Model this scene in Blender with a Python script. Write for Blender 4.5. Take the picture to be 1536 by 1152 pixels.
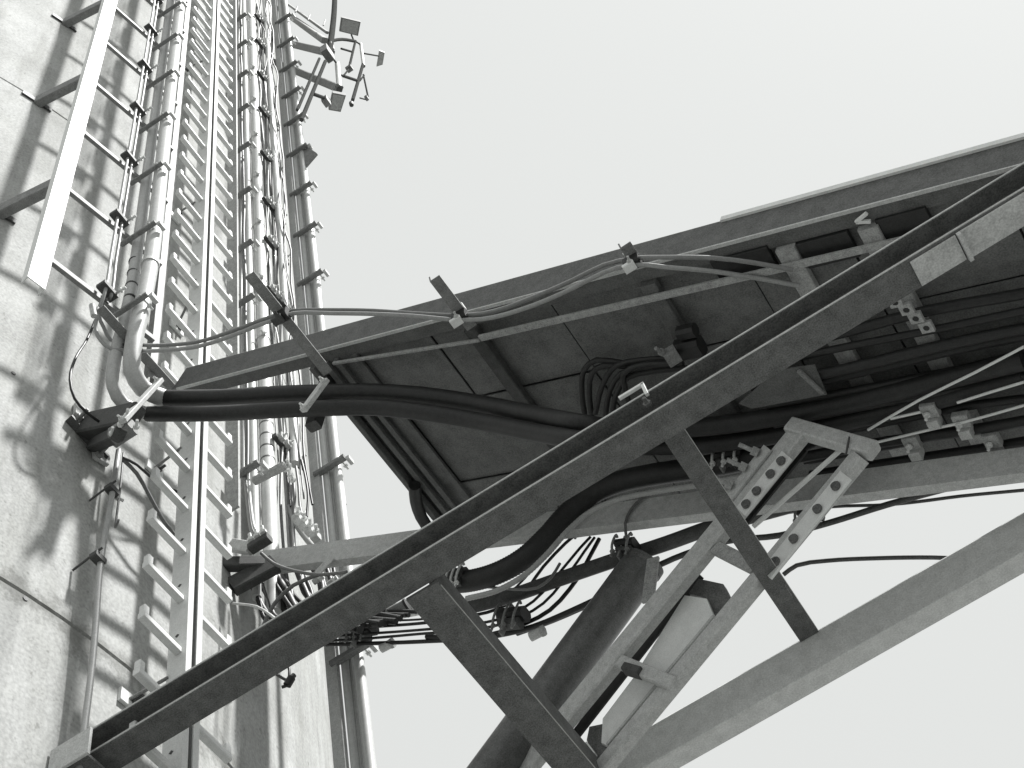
import bpy, math, random
import numpy as np
from mathutils import Vector
random.seed(7)
for o in list(bpy.data.objects): bpy.data.objects.remove(o)
S = bpy.context.scene
COL = S.collection

# ------------------------------------------------------------------ camera
H = 1.6                      # eye height above the ground; all coordinates below are relative to the eye
F = 2250.0                   # focal length in photograph pixels (1536 wide)
CXP, CYP = 768.0, 576.0
_V = np.array([-418., -1266., F])            # vanishing point of the verticals
u_ = _V/np.linalg.norm(_V)
_e1 = np.array([0, 0, 1.]) - u_*u_[2]; _e1 /= np.linalg.norm(_e1)
_e2 = np.cross(_e1, u_)
if _e2[0] < 0: _e2 = -_e2
_a = math.radians(74.5)
c_ = math.cos(_a)*_e2 + math.sin(_a)*_e1     # world Y: along the tower wall
b_ = math.sin(_a)*_e2 - math.cos(_a)*_e1     # world X: straight out from the tower
M = np.array([b_, c_, u_])                   # image axes (right, down, forward) -> world
cam = bpy.data.cameras.new('Camera')
co = bpy.data.objects.new('Camera', cam); COL.objects.link(co)
from mathutils import Matrix
R3 = Matrix((M @ np.array([1, 0, 0]), -(M @ np.array([0, 1, 0])), -(M @ np.array([0, 0, 1])))).transposed()
co.matrix_world = Matrix.Translation((0, 0, H)) @ R3.to_4x4()
cam.sensor_width = 36; cam.lens = 36*F/1536
cam.clip_start = 0.05; cam.clip_end = 3000
S.camera = co

# ------------------------------------------------------------------ light
SUN_EL, SUN_AZ = 62.0, 5.0     # azimuth measured from +X towards +Y
el, az = math.radians(SUN_EL), math.radians(SUN_AZ)
sdir = Vector((math.cos(el)*math.cos(az), math.cos(el)*math.sin(az), math.sin(el)))
W = bpy.data.worlds.new('World'); S.world = W; W.use_nodes = True
nt = W.node_tree; nt.nodes.clear()
sky = nt.nodes.new('ShaderNodeTexSky'); sky.sky_type = 'NISHITA'; sky.sun_disc = False
sky.sun_elevation = el; sky.sun_rotation = math.radians(90) - az
sky.air_density = 1.2; sky.dust_density = 6.0; sky.ozone_density = 1.0
bw = nt.nodes.new('ShaderNodeRGBToBW')
cv = nt.nodes.new('ShaderNodeMix'); cv.data_type = 'RGBA'     # thin white overcast veil over the clear sky
cv.inputs[0].default_value = 0.92
cv.inputs[7].default_value = (3.95, 4.03, 3.96, 1)
bg = nt.nodes.new('ShaderNodeBackground'); bg.inputs['Strength'].default_value = 0.10
wo = nt.nodes.new('ShaderNodeOutputWorld')
nt.links.new(sky.outputs[0], bw.inputs[0]); nt.links.new(bw.outputs[0], cv.inputs[6])
nt.links.new(cv.outputs[2], bg.inputs[0]); nt.links.new(bg.outputs[0], wo.inputs[0])
sl = bpy.data.lights.new('Sun', 'SUN'); sl.energy = 4.6; sl.angle = math.radians(3.5); sl.color = (1, .995, .98)
so = bpy.data.objects.new('Sun', sl); COL.objects.link(so); so.location = (20, 8, 40)
so.rotation_euler = sdir.to_track_quat('Z', 'Y').to_euler()
S.view_settings.view_transform = 'Standard'; S.view_settings.look = 'None'
S.view_settings.gamma = 1; S.view_settings.exposure = 1.0
S.render.engine = 'CYCLES'

# ------------------------------------------------------------------ pixel -> place helpers
TCX, TCY, TR = -6.5, 3.05, 4.0               # tower axis and radius
def ray(x, y): return M @ np.array([x-CXP, y-CYP, F])
def PX(x, y, X): r = ray(x, y); return r*(X/r[0])
def PY(x, y, Y): r = ray(x, y); return r*(Y/r[1])
def PZ(x, y, Z): r = ray(x, y); return r*(Z/r[2])
def WL(x, y, off=0.0):
    r = ray(x, y); A = r[0]**2+r[1]**2; B = -2*(r[0]*TCX+r[1]*TCY); C = TCX**2+TCY**2-(TR+off)**2
    D = max(B*B-4*A*C, 0); return r*((-B-math.sqrt(D))/(2*A))
def wallX(Y, off=0.0): return TCX + math.sqrt((TR+off)**2-(Y-TCY)**2)
E0 = PX(267, 584, -2.2)
E1 = PY(1496, 259, E0[1])
DN = np.cross(E1-E0, [0, 1., 0]); DN /= np.linalg.norm(DN)
if DN[2] < 0: DN = -DN
DD = (E1-E0)/np.linalg.norm(E1-E0)           # down the slope, away from the tower
def DK(x, y, off=0.0):                       # on the sloping deck's underside, off metres below it
    r = ray(x, y); p0 = E0-DN*off; return r*((DN@p0)/(DN@r))
def DXY(X, Y, off=0.0):
    s = (X-E0[0])/DD[0]; p = E0+DD*s; return np.array([X, Y, p[2]])-DN*off
NY = E0[1]

# ------------------------------------------------------------------ materials
def grey(v, t=0.0): return (v*(0.985-t), v, v*(0.985-t), 1)
def mat(name, lo, hi, rough=0.6, metal=0.0, scale=18, fine=260, bump=0.1, streak=False, lo2=None, spec=0.35):
    m = bpy.data.materials.new(name); m.use_nodes = True; t = m.node_tree; L = t.links.new
    p = t.nodes['Principled BSDF']; p.inputs['Roughness'].default_value = rough
    p.inputs['Metallic'].default_value = metal; p.inputs['Specular IOR Level'].default_value = spec
    g = t.nodes.new('ShaderNodeNewGeometry')
    mp = t.nodes.new('ShaderNodeMapping'); L(g.outputs['Position'], mp.inputs[0])
    if streak: mp.inputs['Scale'].default_value = (1, 1, .12)
    n1 = t.nodes.new('ShaderNodeTexNoise'); n1.inputs['Scale'].default_value = scale; n1.inputs['Detail'].default_value = 6
    n1.inputs['Roughness'].default_value = .65
    n2 = t.nodes.new('ShaderNodeTexNoise'); n2.inputs['Scale'].default_value = fine; n2.inputs['Detail'].default_value = 3
    L(mp.outputs[0], n1.inputs[0]); L(g.outputs['Position'], n2.inputs[0])
    ad = t.nodes.new('ShaderNodeMath'); ad.operation = 'MULTIPLY_ADD'; ad.inputs[1].default_value = .55
    m2 = t.nodes.new('ShaderNodeMath'); m2.operation = 'MULTIPLY'; m2.inputs[1].default_value = .45
    L(n1.outputs[0], m2.inputs[0]); L(n2.outputs[0], ad.inputs[0]); L(m2.outputs[0], ad.inputs[2])
    rp = t.nodes.new('ShaderNodeValToRGB'); rp.color_ramp.elements[0].position = .36; rp.color_ramp.elements[1].position = .64
    rp.color_ramp.elements[0].color = grey(lo, .02 if lo < .1 else 0); rp.color_ramp.elements[1].color = grey(hi)
    L(ad.outputs[0], rp.inputs[0]); L(rp.outputs[0], p.inputs['Base Color'])
    b = t.nodes.new('ShaderNodeBump'); b.inputs['Strength'].default_value = bump; b.inputs['Distance'].default_value = .004
    L(ad.outputs[0], b.inputs['Height']); L(b.outputs[0], p.inputs['Normal'])
    return m
def concrete():
    m = mat('concrete', .33, .49, rough=.9, scale=3.2, fine=70, bump=.3, spec=.2)
    t = m.node_tree; L = t.links.new; p = t.nodes['Principled BSDF']
    g = t.nodes.new('ShaderNodeNewGeometry')
    base = p.inputs['Base Color'].links[0].from_socket
    def layer(prev, scale_v, sc, lo, hi, dark, det=5):
        mp = t.nodes.new('ShaderNodeMapping'); mp.inputs['Scale'].default_value = scale_v
        L(g.outputs['Position'], mp.inputs[0])
        n = t.nodes.new('ShaderNodeTexNoise'); n.inputs['Scale'].default_value = sc; n.inputs['Detail'].default_value = det
        n.inputs['Roughness'].default_value = .7
        L(mp.outputs[0], n.inputs[0])
        r = t.nodes.new('ShaderNodeValToRGB'); r.color_ramp.elements[0].position = lo; r.color_ramp.elements[1].position = hi
        r.color_ramp.elements[0].color = (dark, dark, dark*.985, 1); r.color_ramp.elements[1].color = (1, 1, 1, 1)
        L(n.outputs[0], r.inputs[0])
        x = t.nodes.new('ShaderNodeMix'); x.data_type = 'RGBA'; x.blend_type = 'MULTIPLY'; x.inputs[0].default_value = 1
        L(prev, x.inputs[6]); L(r.outputs[0], x.inputs[7]); return x.outputs[2]
    o = layer(base, (1, 1, .16), 5.5, .36, .56, .78)         # rain streaks
    o = layer(o, (1, 1, 1), 1.1, .35, .62, .86)              # broad damp patches
    o = layer(o, (1, 1, .8), 26, .27, .36, .75, 2)           # blow holes and specks
    # dark irregular staining along the lower pour joint
    sx = t.nodes.new('ShaderNodeSeparateXYZ'); L(g.outputs['Position'], sx.inputs[0])
    nn = t.nodes.new('ShaderNodeTexNoise'); nn.inputs['Scale'].default_value = 7; nn.inputs['Detail'].default_value = 6; nn.inputs['Roughness'].default_value = .75; L(g.outputs['Position'], nn.inputs[0])
    def mth(op, a, b):
        q = t.nodes.new('ShaderNodeMath'); q.operation = op
        for k, v in enumerate((a, b)):
            if v is None: continue
            if isinstance(v, (int, float)): q.inputs[k].default_value = v
            else: L(v, q.inputs[k])
        return q.outputs[0]
    dz_ = mth('ABSOLUTE', mth('SUBTRACT', sx.outputs[2], 4.50+H), None)
    v = mth('ADD', dz_, mth('MULTIPLY', mth('SUBTRACT', nn.outputs[0], .53), .55))
    r = t.nodes.new('ShaderNodeValToRGB'); r.color_ramp.elements[0].position = .0; r.color_ramp.elements[1].position = .09
    r.color_ramp.elements[0].color = (.62, .62, .61, 1); r.color_ramp.elements[1].color = (1, 1, 1, 1); L(v, r.inputs[0])
    x = t.nodes.new('ShaderNodeMix'); x.data_type = 'RGBA'; x.blend_type = 'MULTIPLY'; x.inputs[0].default_value = 1
    L(o, x.inputs[6]); L(r.outputs[0], x.inputs[7]); L(x.outputs[2], p.inputs['Base Color'])
    return m
MT = {
 'concrete': concrete(),
 'white': mat('white_galvanised', .62, .78, rough=.55, scale=25, bump=.05),
 'ladder': mat('ladder_galvanised', .55, .72, rough=.5, scale=30, bump=.05),
 'galv': mat('galvanised_steel', .20, .46, rough=.6, scale=40, fine=230, bump=.12),
 'galvd': mat('weathered_galvanised_steel', .12, .27, rough=.65, scale=30, fine=230, bump=.12),
 'galvl': mat('light_galvanised_steel', .34, .58, rough=.55, scale=40, fine=230, bump=.1),
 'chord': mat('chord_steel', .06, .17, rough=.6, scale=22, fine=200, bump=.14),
 'chord2': mat('hazed_chord_steel', .46, .68, rough=.6, scale=22, fine=160, bump=.12),  # haze over the far beam put into its paler colour
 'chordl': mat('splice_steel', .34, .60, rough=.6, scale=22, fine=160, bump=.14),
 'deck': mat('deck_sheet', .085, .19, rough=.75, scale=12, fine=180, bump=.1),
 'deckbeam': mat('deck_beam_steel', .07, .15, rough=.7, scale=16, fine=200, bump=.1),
 'dark': mat('dark_painted_steel', .035, .09, rough=.6, scale=30, bump=.1),
 'black': mat('black_rubber', .012, .03, rough=.5, scale=40, bump=.05),
 'lead': mat('sunlit_cable_sheath', .34, .46, rough=.45, scale=35, fine=150, bump=.05, spec=.5),  # sunlight on the twin cables put into a paler sheath colour
 'pipe': mat('pale_conduit', .42, .56, rough=.5, scale=30, bump=.05),
 'pipeg': mat('grey_conduit', .26, .38, rough=.5, scale=30, bump=.05),
 'tube': mat('tube_steel', .05, .13, rough=.38, scale=30, fine=200, bump=.08, spec=.6),
 'slim': mat('slim_cable_sheath', .22, .32, rough=.45, scale=60, bump=.03),
 'slimd': mat('darker_slim_cable_sheath', .15, .22, rough=.45, scale=60, bump=.03),
 'matte': mat('matte_grey_pipe', .05, .10, rough=.95, scale=30, bump=.0, spec=.0),
 'wire': mat('grey_wire', .10, .18, rough=.5, scale=60, bump=.03),
 'wirel': mat('pale_wire', .40, .55, rough=.5, scale=60, bump=.03),
 'bolt': mat('bright_bolt', .50, .70, rough=.4, metal=.0, scale=60, bump=.03, spec=.6),
 'ground': mat('gravel_ground', .08, .17, rough=.95, scale=2.0, fine=40, bump=.5),
}

# ------------------------------------------------------------------ mesh helpers
class G:
    def __init__(s): s.v = []; s.f = []; s.sm = []
    def add(s, vs, fs, smooth=False):
        n = len(s.v); s.v += [tuple(map(float, p)) for p in vs]
        for q in fs: s.f.append(tuple(i+n for i in q)); s.sm.append(smooth)
        return s
def frame(p0, p1, up):
    t = np.array(p1, float)-p0; L = np.linalg.norm(t); t /= L
    up = np.array(up, float); s = np.cross(t, up); s /= np.linalg.norm(s); w = np.cross(s, t)
    return t, s, w, L
def prism(p0, p1, prof, up=(0, 0, 1), g=None, smooth=False, cuts=1):
    g = g or G(); p0 = np.array(p0, float); p1 = np.array(p1, float)
    t, s, w, L = frame(p0, p1, up); n = len(prof); vs = []
    for k in range(cuts+1):
        base = p0+(p1-p0)*k/cuts
        for a, b in prof: vs.append(base+s*a+w*b)
    # orientation
    A = sum(prof[i][0]*prof[(i+1) % n][1]-prof[(i+1) % n][0]*prof[i][1] for i in range(n))
    fs = []
    for k in range(cuts):
        for i in range(n):
            j = (i+1) % n; q = (k*n+i, k*n+j, k*n+n+j, k*n+n+i)
            fs.append(q if A < 0 else q[::-1])
    g.add(vs, [f[::-1] for f in fs], smooth)
    r = tuple(range(n))                       # end caps keep vertices of their own so the long sides shade straight
    g.add(vs[:n], [r if A < 0 else r[::-1]]); g.add(vs[-n:], [r[::-1] if A < 0 else r])
    return g
def rect(w, h, ch=.0):
    a, b = w/2, h/2
    if ch <= 0: return [(-a, -b), (a, -b), (a, b), (-a, b)]
    return [(-a+ch, -b), (a-ch, -b), (a, -b+ch), (a, b-ch), (a-ch, b), (-a+ch, b), (-a, b-ch), (-a, -b+ch)]
def bar(p0, p1, w, h, up=(0, 0, 1), ch=None, g=None):
    return prism(p0, p1, rect(w, h, min(w, h)*.12 if ch is None else ch), up, g)
def box(c, sx, sy, sz, g=None, ch=None):
    c = np.array(c, float); return bar(c-[sx/2, 0, 0], c+[sx/2, 0, 0], sy, sz, g=g, ch=ch)
def cyl(p0, p1, r, n=12, g=None, smooth=True, up=None):
    t = np.array(p1, float)-p0
    up = up or ((0, 0, 1) if abs(t[2]) < .9*np.linalg.norm(t) else (1, 0, 0))
    return prism(p0, p1, [(r*math.cos(2*math.pi*i/n), r*math.sin(2*math.pi*i/n)) for i in range(n)], up, g, smooth)
def spline(pts, step=.05):
    P = [np.array(p, float) for p in pts]
    if len(P) == 2:
        n = max(1, int(np.linalg.norm(P[1]-P[0])/max(step, .3))); return [P[0]+(P[1]-P[0])*i/n for i in range(n+1)]
    Q = [2*P[0]-P[1]]+P+[2*P[-1]-P[-2]]; out = []
    for i in range(1, len(Q)-2):
        a, b, c, d = Q[i-1:i+3]
        ta = 0; tb = ta+max(np.linalg.norm(b-a), 1e-6)**.5; tc = tb+max(np.linalg.norm(c-b), 1e-6)**.5; td = tc+max(np.linalg.norm(d-c), 1e-6)**.5
        n = max(2, int(np.linalg.norm(c-b)/step))
        for k in range(n):
            t = tb+(tc-tb)*k/n
            A1 = (tb-t)/(tb-ta)*a+(t-ta)/(tb-ta)*b; A2 = (tc-t)/(tc-tb)*b+(t-tb)/(tc-tb)*c; A3 = (td-t)/(td-tc)*c+(t-tc)/(td-tc)*d
            B1 = (tc-t)/(tc-ta)*A1+(t-ta)/(tc-ta)*A2; B2 = (td-t)/(td-tb)*A2+(t-tb)/(td-tb)*A3
            out.append((tc-t)/(tc-tb)*B1+(t-tb)/(tc-tb)*B2)
    out.append(P[-1]); return out
def tube(pts, r, n=10, step=.05, g=None, corr=0, raw=False):
    g = g or G(); P = pts if raw else spline(pts, step)
    P = [np.array(p, float) for p in P]
    T = [P[min(i+1, len(P)-1)]-P[max(i-1, 0)] for i in range(len(P))]; T = [t/np.linalg.norm(t) for t in T]
    ref = np.array([0, 0, 1.]) if abs(T[0][2]) < .9 else np.array([1., 0, 0]); vs = []; prev = ref
    for i, (p, t) in enumerate(zip(P, T)):
        s = np.cross(t, prev); s /= np.linalg.norm(s); w = np.cross(s, t); prev = w
        rr = r*(1-corr*(i % 2)) if corr else r
        for k in range(n):
            a = 2*math.pi*k/n; vs.append(p+rr*(math.cos(a)*s+math.sin(a)*w))
    fs = []
    for i in range(len(P)-1):
        for k in range(n):
            j = (k+1) % n; fs.append((i*n+k, i*n+n+k, i*n+n+j, i*n+j))
    g.add(vs, fs, True); q = tuple(range(n))
    g.add(vs[:n], [q]); g.add(vs[-n:], [q[::-1]])
    return g
ORG = {}
def link(o, parent, org):
    COL.objects.link(o); o.parent = parent
    ORG[o.name] = np.array(org, float)
    base = ORG[parent.name] if parent else np.array([0, 0, -H])
    o.location = tuple(np.array(org)-base)
def empty(name, org, label, cat, group=None):
    o = bpy.data.objects.new(name, None); o.empty_display_size = .1; link(o, None, org); tag(o, label, cat, group); return o
def tag(o, label=None, cat=None, group=None, kind=None):
    if label: o['label'] = label
    if cat: o['category'] = cat
    if group: o['group'] = group
    if kind: o['kind'] = kind
    return o
def obj(name, g, m, parent=None, label=None, cat=None, group=None, kind=None):
    A = np.array(g.v); org = (A.min(0)+A.max(0))/2
    me = bpy.data.meshes.new(name); me.from_pydata([tuple(p) for p in A-org], [], g.f)
    me.polygons.foreach_set('use_smooth', g.sm); me.update(); me.materials.append(MT[m])
    o = bpy.data.objects.new(name, me); link(o, parent, org)
    return tag(o, label, cat, group, kind)
def copy_tree(o, off, label=None):
    r = o.copy(); COL.objects.link(r); r.location = Vector(o.location)+Vector([float(k) for k in off])
    ORG[r.name] = ORG[o.name]+np.array(off)
    if label: r['label'] = label
    for ch in o.children:
        d = ch.copy(); COL.objects.link(d); d.parent = r
        for gc in ch.children:
            e = gc.copy(); COL.objects.link(e); e.parent = d
    return r
def hexbolt(p, d, r=.008, l=.02, g=None):
    p = np.array(p, float); d = np.array(d, float); d /= np.linalg.norm(d)
    g = cyl(p, p+d*l*.5, r, 6, g, False); return cyl(p+d*l*.5, p+d*l*1.5, r*.5, 8, g, True)

# ------------------------------------------------------------------ setting
g = G(); n = 64
g.add([(0, 0, -H)]+[(900*math.cos(2*math.pi*i/n), 900*math.sin(2*math.pi*i/n), -H) for i in range(n)], [(0, i+1, (i+1) % n+1) for i in range(n)])
gr = obj('ground', g, 'ground', label='dark gravel ground round the foot of the tower', kind='structure')

tw = empty('concrete_tower', (TCX, TCY, -H), 'tall round raw concrete tower shaft carrying ladders and cable runs', 'tower')
joints = [-H, .06, 4.51, 8.95, 13.40, 17.85, 22.3, 26.7]
def ring(z0, z1):
    g = G(); n = 160; rows = [(TR-.010, z0), (TR-.010, z0+.006), (TR, z0+.016), (TR, z1-.006), (TR-.006, z1)]; vs = []
    for r, z in rows:
        for k in range(n): vs.append((TCX+r*math.cos(2*math.pi*k/n), TCY+r*math.sin(2*math.pi*k/n), z))
    for i in range(len(rows)-1):
        g.add(vs[i*n:(i+2)*n], [(k, (k+1) % n, n+(k+1) % n, n+k) for k in range(n)], True)
    g.add(vs[-n:], [tuple(range(n))])
    return g
for z0, z1 in zip(joints[:-1], joints[1:]): obj('shaft_lift', ring(z0, z1), 'concrete', tw)
for x, y in [(38, 898), (20, 560), (250, 1100)]:
    p = WL(x, y); nrm = np.array([p[0]-TCX, p[1]-TCY, 0]); nrm /= np.linalg.norm(nrm)
    obj('tie_hole_disc', cyl(p-nrm*.02, p+nrm*.003, .011, 10), 'dark', tw)  # dark disc painting the shade inside a tie hole

# ------------------------------------------------------------------ cable ladder with the broad white channel
RX, RYc = -2.36, 1.80
zb = PX(62, 432, RX)[2]
cl = empty('cable_ladder', (RX, RYc, zb), 'cable ladder with broad white channel rail standing off the wall', 'cable ladder')
TOP = 18.0
tan = np.array([.20, .98, 0]); tan /= np.linalg.norm(tan); nor = np.array([tan[1], -tan[0], 0])
def chan(w, d, th):   # open at the back
    return [(-w/2, -d), (-w/2, 0), (w/2, 0), (w/2, -d), (w/2-th, -d), (w/2-th, -th), (-w/2+th, -th), (-w/2+th, -d)]
def vprism(p, z0, z1, prof, g=None):    # profile in (along wall, outwards)
    g = g or G(); vs = []; n = len(prof)
    for z in (z0, z1):
        for a, b in prof: q = np.array([p[0], p[1], 0])+tan*a+nor*b; vs.append((q[0], q[1], z))
    fs = [(i, (i+1) % n, n+(i+1) % n, n+i) for i in range(n)]+[tuple(range(n))[::-1], tuple(range(n, 2*n))]
    return g.add(vs, [f[::-1] for f in fs])
obj('rail', vprism((RX, RYc), zb, TOP, chan(.092, .045, .006)), 'white', cl)
rp2 = np.array([RX, RYc, 0])+tan*.66-nor*.03
obj('rail', vprism(rp2, zb, TOP, chan(.04, .04, .005)), 'galvd', cl)
rungz = [PX(x/2.4, y/2.4, RX)[2] for x, y in [(205, 945), (270, 695), (315, 495), (355, 320), (390, 165), (425, 30)]]
dz = (rungz[-1]-rungz[0])/5
RUNGZ = [rungz[0]+dz*k for k in range(0, 14)]
p0 = np.array([RX, RYc, 0])+tan*.045-nor*.028; p1 = np.array([RX, RYc, 0])+tan*.645-nor*.028
pr = None
for z in RUNGZ:
    if z > TOP-.1: break
    if pr is None: pr = obj('rung', bar((p0[0], p0[1], z), (p1[0], p1[1], z), .022, .042), 'galvd', cl)
    else:
        d = pr.copy(); COL.objects.link(d); d.location.z += z-RUNGZ[0]
for x, y in [(45, 315), (95, 145), (133, 25)]:
    z = WL(x-25, y+18)[2]
    for k in (0, 1, 2) if y == 25 else (0,):
        zz = z+k*1.77
        w0 = np.array([wallX(RYc-.05), RYc-.05, zz]); w1 = np.array([RX-.045, RYc-.01, zz])
        bo = obj('standoff_bracket', prism(w0, w1, rect(.05, .10, .004)), 'galvd', cl)
        nn = np.array([w0[0]-TCX, w0[1]-TCY, 0]); nn /= np.linalg.norm(nn); tt = np.array([-nn[1], nn[0], 0])
        obj('base_plate', bar(w0-tt*.10+nn*.006, w0+tt*.09+nn*.006, .012, .05, up=(0, 0, 1)), 'dark', bo)
hz = [PX(x, y, RX)[2] for x, y in [(80, 372), (106, 272), (127, 188)]]
for k in range(8):
    z = hz[0]+(hz[1]-hz[0])*k+.05; q = np.array([RX, RYc, z])+nor*.001+tan*.02
    obj('slot', cyl(q-nor*.004, q+nor*.001, .006, 8), 'dark', cl)

# ------------------------------------------------------------------ climbing ladder with a single spine
LX, LY, LP = -2.30, 2.82, .3135
Z0L = 4.47-LP*4
ld = empty('climbing_ladder', (LX, LY, Z0L-.3), 'white single-spine climbing ladder with upturned rung ends bolted to the tower wall', 'ladder')
sp = G()
for (y0, y1, x0, x1) in [(-.045, -.040, -.075, .0), (.040, .045, -.075, .0), (-.045, .045, -.080, -.075), (-.045, -.013, .0, .006), (.013, .045, .0, .006)]:
    prism((0, 0, Z0L-.3), (0, 0, TOP+2), [(LY+y0, LX+.03+x0), (LY+y1, LX+.03+x0), (LY+y1, LX+.03+x1), (LY+y0, LX+.03+x1)], up=(1, 0, 0), g=sp)
obj('spine', sp, 'ladder', ld)
obj('fall_arrest_slot', bar((LX-.02, LY, Z0L-.29), (LX-.02, LY, TOP+1.99), .02, .02, up=(1, 0, 0)), 'dark', ld)
def rung(s):
    g = bar((LX, LY+s*.0455, 0), (LX, LY+s*.262, 0), .030, .031, up=(0, 0, 1))
    return bar((LX, LY+s*.247, .0157), (LX, LY+s*.247, .056), .029, .028, up=(1, 0, 0), g=g)
protos = []
for s in (-1, 1): 
    g = rung(s); g.v = [(a, b, c+Z0L) for a, b, c in g.v]; protos.append(obj('rung', g, 'ladder', ld))
hole = obj('bolt_hole', cyl((LX-.01, LY-.0462, Z0L+.10), (LX-.01, LY-.040, Z0L+.10), .010, 4), 'dark', ld); protos.append(hole)
for k in range(1, 50):
    for p in protos:
        d = p.copy(); COL.objects.link(d); d.location.z += LP*k
for x, y in [(262, 492), (258, 325), (228, 705), (190, 1052), (275, 105)]:
    p = WL(x, y); z = p[2]; nn = np.array([p[0]-TCX, p[1]-TCY, 0]); nn /= np.linalg.norm(nn); tt = np.array([-nn[1], nn[0], 0])
    bk = obj('wall_anchor', prism(p-tt*.045+nn*.008, p+tt*.055+nn*.008, rect(.016, .07, .003)), 'white', ld)
    obj('anchor_rod', cyl(p+nn*.015, (LX-.04, LY-.046, z+.02), .007, 8), 'galvd', bk)
    obj('anchor_bolt', hexbolt(p+nn*.0165+tt*.02, nn, .014, .03), 'dark', bk)

# ------------------------------------------------------------------ vertical cables and conduits
ZT = 19.0
def vertical(name, x, y, Y, r, m, label, cat, z0, z1=ZT, group=None, wob=0, n=12):
    p = PY(x, y, Y)
    if wob:
        pts = [(p[0]+random.uniform(-wob, wob), Y+random.uniform(-wob, wob), z) for z in np.arange(z0, z1, .45)]
        g = tube(pts, r, n, .15)
    else: g = cyl((p[0], Y, z0), (p[0], Y, z1), r, n)
    return obj(name, g, m, None, label, cat, group), p[0]

# twin thick cables: down the wall, round the elbow and out under the gallery, sunlit part coloured pale, shaded part black
YC = 2.24
def cablepath(wallpx, rest):
    return [PY(x, y, YC) for x, y in wallpx], rest
xr = PY(240, 270, YC)[0]; xl = PY(222, 250, YC)[0]
zr = PY(228, 400, YC)[2]
big_r = [(xr, YC, ZT), (xr, YC, zr+2), (xr, YC, zr)]+[PY(212, 465, YC), PY(200, 520, YC+.02), PY(199, 556, YC+.06), PY(214, 583, YC+.14), PY(245, 597, YC+.24)]
big_l = [(xl, YC, ZT), (xl, YC, zr+2), (xl, YC, zr-.1)]+[PY(187, 480, YC), PY(172, 540, YC+.02), PY(170, 580, YC+.06), PY(186, 607, YC+.14), PY(222, 621, YC+.24)]
tail_r = [(330, 596), (420, 591), (490, 589), (560, 588), (640, 594), (720, 606), (800, 622), (880, 637), (960, 645), (1060, 640), (1180, 622), (1330, 590), (1536, 540)]
tail_l = [(330, 620), (420, 615), (490, 612), (560, 611), (640, 619), (720, 632), (800, 648), (880, 662), (960, 670), (1060, 667), (1180, 650), (1330, 618), (1536, 566)]
def tailY(i): return YC+.24+(2.86-YC-.24)*min(1, (i+1)/6.)
tr = [PY(x, y, tailY(i)) if i < 8 else DK(x, y, .11) for i, (x, y) in enumerate(tail_r)]; tl = [PY(x, y, tailY(i)) if i < 8 else DK(x, y, .11) for i, (x, y) in enumerate(tail_l)]
obj('sunlit_cable', tube(big_r, .039, 18, .04), 'lead', None, 'thicker of the twin cables, sunlit part coloured pale, its elbow above its partner', 'conduit')
obj('sunlit_cable', tube(big_l, .029, 18, .04), 'lead', None, 'slimmer of the twin cables, sunlit part coloured pale, its elbow below its partner', 'conduit')
obj('thick_cable', tube([big_r[-1]]+tr, .036, 16, .04), 'black', None, 'upper of the twin cables past the elbows, shaded part coloured black', 'cable')
obj('thick_cable', tube([big_l[-1]]+tl, .034, 16, .04), 'black', None, 'lower of the twin cables past the elbows, shaded part coloured black', 'cable')
thin = PY(228, 250, YC+.03)
obj('thin_cable', tube([(thin[0], YC+.02, ZT), (thin[0], YC+.02, zr+1), (thin[0], YC+.02, zr-.2), PY(204, 440, YC+.05)], .006, 8, .3), 'wire', None, 'thin dark cable running up in the gap between the twin pale cables', 'cable')
# their clamp bars
def clamp(name, c, length, label, cat, group, w=.035, h=.03, m='galvd', rod=.05, th=.0):
    """bar along X centred on c with a threaded rod and a strap, on the camera side of the cables"""
    t = empty(name, c, label, cat, group)
    obj('bar', bar((c[0]-length/2, c[1], c[2]), (c[0]+length/2, c[1], c[2]), w, h), m, t)
    e = np.array([c[0]+length/2, c[1], c[2]])
    obj('threaded_rod', cyl(e+[-.03, -.02, .0], e+[-.03, .075, .004], .0055, 8), 'bolt', t)
    obj('nut', hexbolt(e+[-.03, .045, .002], (0, 1, 0), .013, .02), 'bolt', t)
    obj('end_lug', box(e+[.012, .03, -.005], .02, .05, .035), 'galvl', t)
    return t
cz = [PY(x/2.4, y/2.4, YC-.04)[2] for x, y in [(482, 1105), (515, 842), (542, 630), (558, 445), (585, 285), (603, 160), (622, 35)]]
cen = (xl+xr)/2
step = (cz[-1]-cz[0])/6
for k in range(10):
    c = np.array([cen+.0, YC-.055, cz[0]+step*k])
    if k == 0: CC = clamp('cable_clamp', c, .215, 'short clamp bar tying the twin pale cables to the wall', 'clamp', 'clamp bars up the twin pale conduits', w=.024, h=.018)
    else: copy_tree(CC, c-np.array([cen, YC-.055, cz[0]]))
tz = PY(200, 395, YC)[2]
for k in range(4):
    obj('cable_tie', prism((xl, YC, tz-.14*k-.006), (xl, YC, tz-.14*k+.006), [(.0315*math.cos(a*math.pi/8), .0315*math.sin(a*math.pi/8)) for a in range(16)], up=(1, 0, 0)), 'black', None, 'black tie strap round the slimmer twin cable above its elbow', 'cable tie', 'tie straps on the slimmer twin conduit')
obj('pipe_collar', cyl((xr, YC, zr+.02), (xr, YC, zr+.05), .045, 16), 'galvl', None, 'pale collar round the thicker twin cable just above the elbow', 'collar')

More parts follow.
